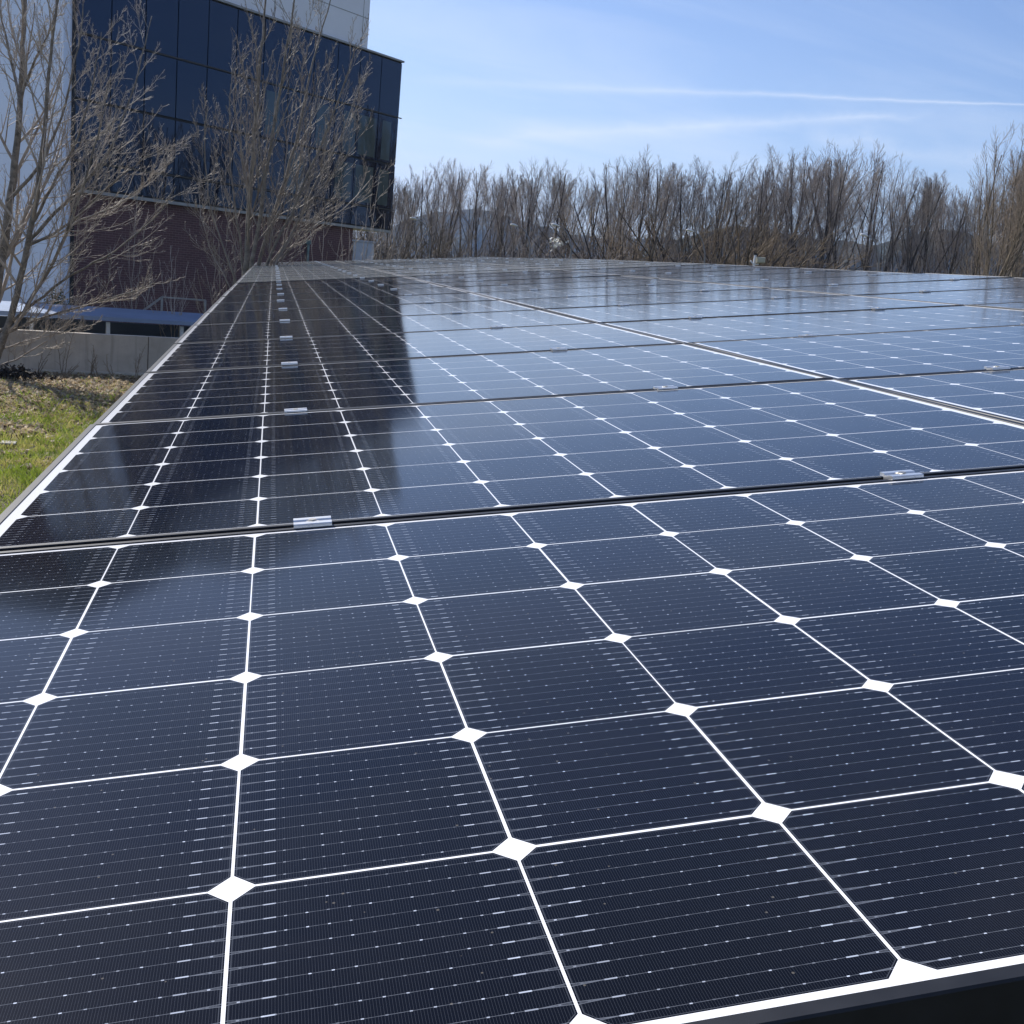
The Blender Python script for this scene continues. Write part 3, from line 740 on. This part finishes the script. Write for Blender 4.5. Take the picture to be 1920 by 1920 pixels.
def leafy_bush(name, loc, w, h, n, seed, label):
    r_ = np.random.default_rng(seed); root = empty(name, loc); mb = MB(); st = MB()
    for i in range(14):
        e = np.array([r_.normal(0, w*0.3), r_.normal(0, w*0.3), h*(0.6+0.4*r_.random())]); st.tube([(0, 0, 0), e*0.5+[0, 0, 0.05], e], [0.012, 0.008, 0.004], 4)
    for i in range(n):
        u = r_.normal(size=3); u /= np.linalg.norm(u); rr = r_.random()**0.4
        c = np.array([u[0]*w/2*rr, u[1]*w/2*rr, h*0.55 + u[2]*h*0.45*rr]); a, b_ = r_.normal(size=3), r_.normal(size=3)
        a = unit(a)*0.05; b_ = unit(b_)*0.03; mb.add([c-a, c+b_, c+a, c-b_], [(0, 1, 2, 3)])
    st.build('stems', M_BARK, root); mb.build('foliage', M_LEAF, root); tag(root, label, 'bush'); return root
p = at(106, 585, 33.5); leafy_bush('evergreen_bush', (p[0], p[1], 0.0), 0.8, 1.75, 900, 31, 'small dark evergreen bush against the white end wall')

# --- far line of bare trees
def far_variant(seed, H, a_lo, a_hi, n0=11, rise=0.055, base=0.13, rmin=0.0062, reach=1.0):
    """a leader with long limbs that climb from low down and end near one height"""
    t = Tree(seed, rmin)
    d = unit(np.array([t.r.normal(0, 0.06), t.r.normal(0, 0.05), 1.0]))
    P = t.path((0, 0, -0.1), d, H*0.97, 14, 0.04, 0.03)
    r0 = 0.15*H/13
    t.limb(P, np.linspace(r0, 0.018, len(P)), 6, False)
    t.grow(P, r0, 0.018, 0, [
        (n0, (base, 0.86), (a_lo, a_hi), -reach, 0.38, 10, rise, 4, False, 0.04),
        (13, (0.16, 1.0), (0.25, 0.62), 0.34, 0.36, 7, 0.06, 3, True, 0.05),
        (15, (0.12, 1.0), (0.35, 0.8), 0.46, 0.6, 4, 0.06, 3, True, 0.07),
    ])
    return t
variants = []
for i, (sd_, lo_, hi_, n_) in enumerate([(101, 0.22, 0.48, 10), (102, 0.18, 0.42, 8), (103, 0.26, 0.56, 11), (104, 0.20, 0.46, 9), (105, 0.16, 0.38, 8), (106, 0.24, 0.54, 7), (107, 0.2, 0.44, 12)]):
    o = far_variant(sd_, 13.0, lo_, hi_, n_).build('bare_tree', (0, 0, 0), M_FBARK, M_FTWIG)
    tag(o, 'prototype', 'tree', 'bare trees along the far line'); variants.append(o)
slim = far_variant(110, 13.0, 0.2, 0.38, 13, 0.08).build('bare_tree', (0, 0, 0), M_FBARK, M_OTWIG); tag(slim, 'prototype', 'tree', 'bare trees along the far line')
tops = [(700, 345), (750, 325), (790, 303), (850, 312), (900, 310), (980, 302), (1010, 305), (1060, 315), (1110, 320), (1160, 305), (1200, 289), (1240, 300), (1290, 303), (1330, 312), (1380, 305),
        (1430, 292), (1500, 284), (1560, 288), (1600, 283), (1650, 300), (1690, 306), (1740, 318), (1790, 338), (1830, 345), (1870, 335), (1960, 330)]
tx_, ty_ = zip(*tops)
r2 = random.Random(5); used = set(); n_t = 0
def place_far(px, D, hscale, proto_, label, rot):
    key = proto_.name
    o = proto_ if key not in used else copy_tree(proto_); used.add(key)
    b_ = at(px, 500, D); top = at(px, np.interp(px, tx_, ty_), D)
    h = top[2]*hscale
    o.location = (b_[0], b_[1], 0); s_ = h/13.1; o.scale = (s_*r2.uniform(1.0, 1.35),)*2 + (s_,); o.rotation_euler = (0, 0, rot)
    o['label'] = label; return o
xs_front = []
x_ = 690.0
while x_ < 2010:
    xs_front.append(x_); x_ += r2.uniform(24, 40)
for i, x_ in enumerate(xs_front):
    pr = variants[r2.randrange(7)]
    place_far(x_ + r2.uniform(-5, 5), r2.uniform(78, 90), r2.uniform(0.94, 1.03), pr, f'tall bare tree, {nth(i+1)} from the glass building, in front of the far line', r2.uniform(0, 6.28))
x_ = 670.0; i = 0
while x_ < 2010:
    i += 1
    place_far(x_, r2.uniform(93, 104), r2.uniform(0.93, 1.0), variants[r2.randrange(7)] if r2.random() < 0.8 else slim, f'hazier bare tree, {nth(i)} from the glass building, at the far line rear', r2.uniform(0, 6.28))
    x_ += r2.uniform(38, 74)
# trees to the right of the picture, seen only as reflections in the glass front
for i in range(16):
    az = math.radians(38 + i*4.2); D = r2.uniform(52, 66)
    o = copy_tree(variants[r2.randrange(7)]); o.location = (D*math.sin(az), D*math.cos(az)+14, 0); s_ = r2.uniform(0.85, 1.05); o.scale = (s_*1.2, s_*1.2, s_); o.rotation_euler = (0, 0, r2.uniform(0, 6))
    o['label'] = f'bare tree beyond the right edge mirrored in glass, {nth(i+1)} along'; o['group'] = 'bare trees mirrored in the glass'
# the tall slender poplar at the right edge
pop = far_variant(121, 13.0, 0.16, 0.36, 22, 0.05, 0.06, 0.006, 0.80).build('poplar_tree', (0, 0, 0), bark('tan_grey_bark', (0.09, 0.075, 0.055), (0.20, 0.165, 0.12)), bark('warm_grey_twig', (0.22, 0.18, 0.145), (0.44, 0.37, 0.30), 1.5))
b_ = at(1848, 520, 56); t_ = at(1897, 262, 56); pop.location = (b_[0], b_[1], 0); s_ = t_[2]/13.0; s_ *= 1.2; pop.scale = (s_*0.95, s_*0.95, s_)
tag(pop, 'tall slender light brown poplar at the right edge, higher than its neighbours', 'tree')
pop2 = copy_tree(pop); b_ = at(1905, 520, 57); pop2.location = (b_[0], b_[1], 0); pop2.scale = (s_*1.0, s_*1.0, s_*0.93); pop2.rotation_euler = (0, 0, 2.0)
pop2['label'] = 'light brown poplar half cut off by the right picture edge'

# undergrowth below the tree line
def bush_variant(seed, mw_):
    t = Tree(seed)
    for i in range(16):
        d = np.array([t.r.normal(0, 0.5), t.r.normal(0, 0.4), 1.0])
        P = t.path((t.r.normal(0, 0.5), t.r.normal(0, 0.4), -0.05), d, 3.6*(0.7+0.4*t.r.random()), 8, 0.08, 0.02)
        t.limb(P, np.linspace(0.035, 0.008, len(P)), 4, False)
        t.grow(P, 0.035, 0.008, 0, [(9, (0.1, 1.0), (0.4, 0.9), 0.42, 0.6, 5, 0.05, 3, True, 0.12), (7, (0.1, 1.0), (0.5, 1.0), 0.4, 0.6, 3, 0.05, 3, True, 0.14)])
    o = t.build('leafless_shrub', (0, 0, 0), M_FBARK, mw_, part=('stems', 'twigs')); tag(o, 'prototype', 'shrub', 'undergrowth under the far trees'); return o
bv = [bush_variant(201, M_FTWIG), bush_variant(202, M_OTWIG), bush_variant(203, M_TTWIG)]
x_ = 655.0; i = 0; used_b = set()
def place_bush(px, D, s_, k, label):
    pr = bv[k]; o = pr if pr.name not in used_b else copy_tree(pr); used_b.add(pr.name)
    q = at(px, 500, D); o.location = (q[0], q[1], 0); o.scale = (s_*1.25, s_*1.25, s_); o.rotation_euler = (0, 0, r2.uniform(0, 6.28)); o['label'] = label
while x_ < 2000:
    i += 1; tan = (1330 < x_ < 1430) or (1160 < x_ < 1230) or (1850 < x_ < 1960)
    k = 2 if tan else (0 if r2.random() < 0.6 else 1)
    nm = ('tan', 'grey brown', 'dull olive')[0 if k == 2 else (1 if k == 0 else 2)]
    s_ = r2.uniform(1.4, 1.95)*(1.35 if (tan and x_ < 1440) else 1.0)
    place_bush(x_, r2.uniform(70, 79), s_, k, f'{nm} leafless shrub under the far trees, {nth(i)} from the glass building')
    x_ += r2.uniform(18, 29)

# ---------------------------------------------------------------- street lamps, floodlight, white shape
M_POLE = plain('galvanised_pole', (0.20, 0.20, 0.205), rough=0.5, metal=0.4, var=0.08, scale=2)
M_LHEAD = plain('pale_lamp_head', (0.75, 0.76, 0.78), rough=0.3, var=0.03, scale=3)
def street_lamp():
    t = empty('street_lamp'); tag(t, 'p', 'street lamp', 'street lamps before the trees')
    k = MB(); P = [(0, 0, 0), (0, 0, 3), (0, 0, 6.2)]; R_ = [0.075, 0.06, 0.05]
    for q in np.linspace(0.1, 1, 8): P.append((-1.0*q**1.6, 0, 6.2 + 1.55*math.sin(q*math.pi/2))); R_.append(0.048-0.02*q)
    k.tube(P, R_, 8); k.build('pole', M_POLE, t, smooth=True)
    h = MB(); n = 9; vs, fs = [], []
    for i in range(n):
        u = i/(n-1); x = -0.92 - 0.5*u; wv = 0.10*math.sin(math.pi*min(max(u, 0.06), 0.95))**0.5; z = 7.76 + 0.05*u
        vs += [(x, -wv, z), (x, -wv*0.6, z+0.11*math.sin(math.pi*max(u, 0.06)*0.95)), (x, wv*0.6, z+0.11*math.sin(math.pi*max(u, 0.06)*0.95)), (x, wv, z), (x, 0, z-0.05)]
    for i in range(n-1):
        for k_ in range(5): fs.append((i*5+k_, i*5+(k_+1) % 5, i*5+5+(k_+1) % 5, i*5+5+k_))
    fs += [(0, 1, 2, 3, 4)[::-1], tuple((n-1)*5+q for q in range(5))]
    h.add(vs, fs); h.build('lamp_head', M_LHEAD, t, smooth=True)
    b_ = MB(); b_.box((0, 0, 0.2), (0.3, 0.3, 0.4)); b_.build('base', M_POLE, t)
    return t
lp = street_lamp(); first = True
for hx_, hy_, px_, txt, rz in [(787, 411, 805, 'nearest the glass building', 0.2), (973, 423, 993, 'left of the white shape in the trees', 0.1), (1046, 422, 1070, 'right beside the white shape in the trees', 0.0),
                               (1291, 432, 1322, 'between the white shape and the floodlight', 0.1), (1616, 440, 1650, 'the farthest right, beyond the floodlight', -0.1)]:
    o = lp if first else copy_tree(lp); first = False
    D = 58.0; hh = at(hx_, hy_, D)[2]; s_ = hh/7.8; q = at(px_, 480, D); o.location = (q[0], q[1], 0); o.scale = (0.8, 0.8, s_); o.rotation_euler = (0, 0, rz)
    o['label'] = f'grey street lamp with curved arm, {txt}'
q = at(1421, 480, 17.2)
fl = empty('floodlight', (q[0], q[1], 0)); tag(fl, 'beige boxy floodlight on a thin post at the right canopy edge', 'floodlight')
zt = at(1416, 478, 17.2)[2]; zb = at(1421, 490, 17.2)[2]
px_m = 17.2/F
M_BEIGE = plain('beige_paint', (0.44, 0.41, 0.31), rough=0.5, var=0.05, scale=8)
k = MB(); k.tube([(-0.04, 0, 0), (-0.04, 0, zt)], 0.018, 8); k.build('post', M_LHEAD, fl)
k = MB(); k.box((0.045, -0.02, zb+0.02), (15*px_m, 0.10, 10.5*px_m), Matrix.Rotation(-0.06, 3, 'Y')); k.build('lamp_housing', M_BEIGE, fl, bevel=0.008)
k = MB(); k.box((0.045, -0.074, zb+0.02), (12.4*px_m, 0.008, 8*px_m), Matrix.Rotation(-0.06, 3, 'Y')); k.build('back_cover', M_BEIGE, fl, bevel=0.003)
k = MB(); k.bar((-0.04, 0, zb-0.05), (0.03, 0, zb-0.04), 0.02, 0.02); k.bar((-0.10, 0, zb-0.0), (-0.04, 0, zb-0.06), 0.03, 0.02); k.build('bracket', M_LHEAD, fl)
k = MB(); k.box((-0.04, 0, zt+0.012), (0.05, 0.05, 0.025)); k.build('post_cap', M_STEEL, fl)

# crumpled white shape caught in the trees
M_WHITE = plain('white_plastic', (0.82, 0.80, 0.74), rough=0.5, var=0.06, scale=4)
q = at(1044, 456, 68.0); r_ = np.random.default_rng(77); k = MB()
for i in range(30):
    c = np.array([r_.normal(0, 0.26), r_.normal(0, 0.15), r_.normal(0, 0.2)])
    if i > 19: c *= 1.5; c[2] += 0.12
    a, b_ = unit(r_.normal(size=3))*0.24, unit(r_.normal(size=3))*0.18; cc = unit(np.cross(a, b_))*0.07
    k.add([c-a, c-b_*0.7+cc, c+a, c+b_, c+cc*1.6], [(0, 1, 4), (1, 2, 4), (2, 3, 4), (3, 0, 4), (3, 2, 1, 0)])
o = k.build('white_sheet', M_WHITE); o.location = q.tolist(); o.scale = (0.62, 0.62, 0.55); tag(o, 'crumpled white shape among the far bare trees, near two street lamps', 'sheet')

# ---------------------------------------------------------------- grass bank on the left
def grass_material(name, stops, sc):
    m, nt, b = material(name)
    tc = nt.nodes.new('ShaderNodeTexCoord')
    n1 = node(nt, 'ShaderNodeTexNoise', Scale=sc, Detail=5.0, Roughness=0.7); nt.links.new(tc.outputs['Object'], n1.inputs['Vector'])
    c = ramp(nt, n1.outputs['Fac'], stops); nt.links.new(c, b.inputs['Base Color']); b.inputs['Roughness'].default_value = 0.75; b.inputs['Specular IOR Level'].default_value = 0.3
    b.inputs['Subsurface Weight'].default_value = 0.0
    tr_ = node(nt, 'ShaderNodeBsdfTranslucent'); nt.links.new(c, tr_.inputs['Color'])
    mx = nt.nodes.new('ShaderNodeMixShader'); mx.inputs[0].default_value = 0.35
    nt.links.new(b.outputs[0], mx.inputs[1]); nt.links.new(tr_.outputs[0], mx.inputs[2]); nt.links.new(mx.outputs[0], nt.nodes['Material Output'].inputs['Surface'])
    return m
M_GRASS = grass_material('grass_blades', [(0.30, (0.12, 0.19, 0.02)), (0.48, (0.29, 0.36, 0.06)), (0.58, (0.50, 0.45, 0.15)), (0.74, (0.72, 0.61, 0.34))], 1.6)
M_LITTER = grass_material('leaf_litter', [(0.3, (0.10, 0.07, 0.04)), (0.48, (0.34, 0.26, 0.16)), (0.66, (0.72, 0.62, 0.46))], 9.0)
def in_bank(n, r_, y0, y1):
    P = np.zeros((n, 3)); y = y0 + (y1-y0)*r_.random(n)
    # left and right limits widen with distance
    xl = -0.56*y - 0.6; xr = -0.215*y - 2.6
    P[:, 1] = y; P[:, 0] = xl + (xr-xl)*r_.random(n); return P
def blades(n, hmin, hmax, w, r_, y0, y1, mat, name, keep):
    P = in_bank(n, r_, y0, y1)
    side = (P - A) @ wn_            # metres in front of the wall
    P = P[(side > 0.28)]; side = (P - A) @ wn_
    P = P[r_.random(len(P)) < keep(P, side)]
    n = len(P); h = hmin + (hmax-hmin)*r_.random(n)**1.6
    an = r_.random(n)*6.283; dx, dy = np.cos(an)*w, np.sin(an)*w
    lx, ly = r_.normal(0, 0.35, n)*h, r_.normal(0, 0.35, n)*h
    V = np.zeros((n, 4, 3))
    V[:, 0] = P - np.stack([dx, dy, 0*h], 1); V[:, 1] = P + np.stack([dx, dy, 0*h], 1)
    V[:, 2] = P + np.stack([lx*0.4+dx*0.6, ly*0.4+dy*0.6, h*0.6], 1); V[:, 3] = P + np.stack([lx, ly, h], 1)
    me = bpy.data.meshes.new(name); idx = np.arange(n)*4
    fs = np.concatenate([np.stack([idx, idx+1, idx+2], 1), np.stack([idx, idx+2, idx+3], 1)])
    me.from_pydata(V.reshape(-1, 3).tolist(), [], fs.tolist()); me.materials.append(mat)
    o = bpy.data.objects.new(name, me); COL.objects.link(o); return o
r_ = np.random.default_rng(8)
def clump(P): return 0.5 + 0.5*np.sin(P[:, 0]*2.1 + 1.3*np.sin(P[:, 1]*1.7))*np.sin(P[:, 1]*1.9 + np.sin(P[:, 0]*2.7))
o = blades(70000, 0.03, 0.17, 0.006, r_, 11.0, 29, M_GRASS, 'grass', lambda P, s: np.clip(0.2 + 0.8*clump(P), 0, 1)*np.clip((s-1.2)/5.0, 0.08, 1)); tag(o, 'short patchy green and straw grass on the bank', 'grass', kind='stuff')
def litter(n):
    P = in_bank(n, r_, 15.5, 29); side = (P-A) @ wn_; ok = (side > 0.27) & (r_.random(n) < np.clip(1.15 - side/6.5, 0.03 + 0.22*(clump(P) < 0.4), 1)); P = P[ok]; n = len(P)
    a = r_.random(n)*6.283; s_ = 0.03 + 0.06*r_.random(n); tl = r_.normal(0, 0.5, n)
    ux = np.stack([np.cos(a), np.sin(a), tl], 1)*s_[:, None]; vx = np.stack([-np.sin(a), np.cos(a), r_.normal(0, 0.5, n)], 1)*(s_*0.6)[:, None]
    P[:, 2] = 0.015 + 0.05*r_.random(n)
    V = np.stack([P-ux, P+vx, P+ux, P-vx], 1); idx = np.arange(n)*4
    me = bpy.data.meshes.new('leaf_litter'); me.from_pydata(V.reshape(-1, 3).tolist(), [], np.stack([idx, idx+1, idx+2, idx+3], 1).tolist()); me.materials.append(M_LITTER)
    o = bpy.data.objects.new('leaf_litter', me); COL.objects.link(o); return o
tag(litter(60000), 'pale brown fallen leaves and dead stalks below the wall', 'leaf litter', kind='stuff')
# dry weeds against the wall
M_DRY = bark('dry_stalk', (0.12, 0.085, 0.055), (0.30, 0.235, 0.16), 8.0)
for px_, h_, bend, lab in [(118, 1.15, 0.0, 'dark dry weed stalk against the left part of the wall'), (75, 0.75, 0.1, 'short dry weed against the wall near the tree'), (122, 0.5, 0.75, 'pale bent dry stalk curving in front of the wall'),
                           (165, 0.8, 0.1, 'dark dry weed with seed heads before the wall'), (180, 0.65, -0.4, 'drooping dry weed in the middle of the wall'), (243, 0.85, 0.15, 'branched straw coloured weed close to the canopy edge'), (205, 0.6, -0.3, 'thin dry weed stalk between two others at the wall')]:
    q = on_z(px_, 706); s_ = (q-A) @ wn_; q = q + wn_*(0.45 - s_); t = Tree(int(px_*7)); d = np.array([bend, 0.0, 1.0])
    for j in range(3):
        P = t.path((t.r.normal(0, 0.03), t.r.normal(0, 0.03), 0), d + t.r.normal(0, 0.08, 3), h_*(1-0.2*j), 9, 0.07, -0.02)
        t.limb(P, np.linspace(0.009, 0.004, len(P)), 4, True); t.grow(P, 0.009, 0.004, 0, [(8, (0.3, 1.0), (0.4, 0.9), 0.25, 0.6, 4, 0.03, 3, True, 0.15)])
    o = t.build('dry_weed', (q[0], q[1], 0), M_DRY, M_DRY, part=('stalk', 'stalks')); tag(o, lab, 'weed', 'dry weeds along the wall')
q = on_z(16, 840)
st = empty('marker_slab', (q[0], q[1], 0)); tag(st, 'small pale square slab with a thin stick lying in the grass', 'slab')
k = MB(); k.box((0, 0, 0.085), (0.22, 0.22, 0.025), Matrix.Rotation(0.35, 3, 'Z')); k.build('slab', plain('pale_stone', (0.33, 0.32, 0.28), rough=0.85, var=0.1, scale=12), st, bevel=0.004)
k = MB(); k.tube([(0.02, -0.02, 0.05), (0.06, 0.0, 0.26)], 0.006, 6); k.build('stick', M_DRY, st)
# dark heap of small flat pieces at the foot of the near tree
q = on_z(18, 712); k = MB()
for i in range(1500):
    u = r_.normal(size=3); c = np.array([u[0]*0.33, u[1]*0.22, abs(u[2])*0.10+0.02]); a, b_ = unit(r_.normal(size=3))*0.06, unit(r_.normal(size=3))*0.04; k.add([c-a, c+b_, c+a, c-b_], [(0, 1, 2, 3)])
o = k.build('dark_heap', plain('dark_brown_flake', (0.035, 0.027, 0.02), rough=0.9, var=0.3, scale=10)); o.location = q.tolist(); tag(o, 'dark heap of small brown flakes at the foot of the left tree', 'leaf heap')

# ---------------------------------------------------------------- haze
HAZE = 0.00014
if HAZE:
    hb = MB(); hb.box((0, 1400, 149), (7200, 6000, 302)); m = bpy.data.materials.new('haze_air'); m.use_nodes = True; nt = m.node_tree
    nt.nodes.remove(nt.nodes['Principled BSDF']); pv = nt.nodes.new('ShaderNodeVolumePrincipled'); pv.inputs['Color'].default_value = (0.36, 0.58, 1.0, 1); pv.inputs['Density'].default_value = HAZE; pv.inputs['Anisotropy'].default_value = 0.2
    nt.links.new(pv.outputs[0], nt.nodes['Material Output'].inputs['Volume'])
    o = hb.build('haze', m); tag(o, kind='stuff')
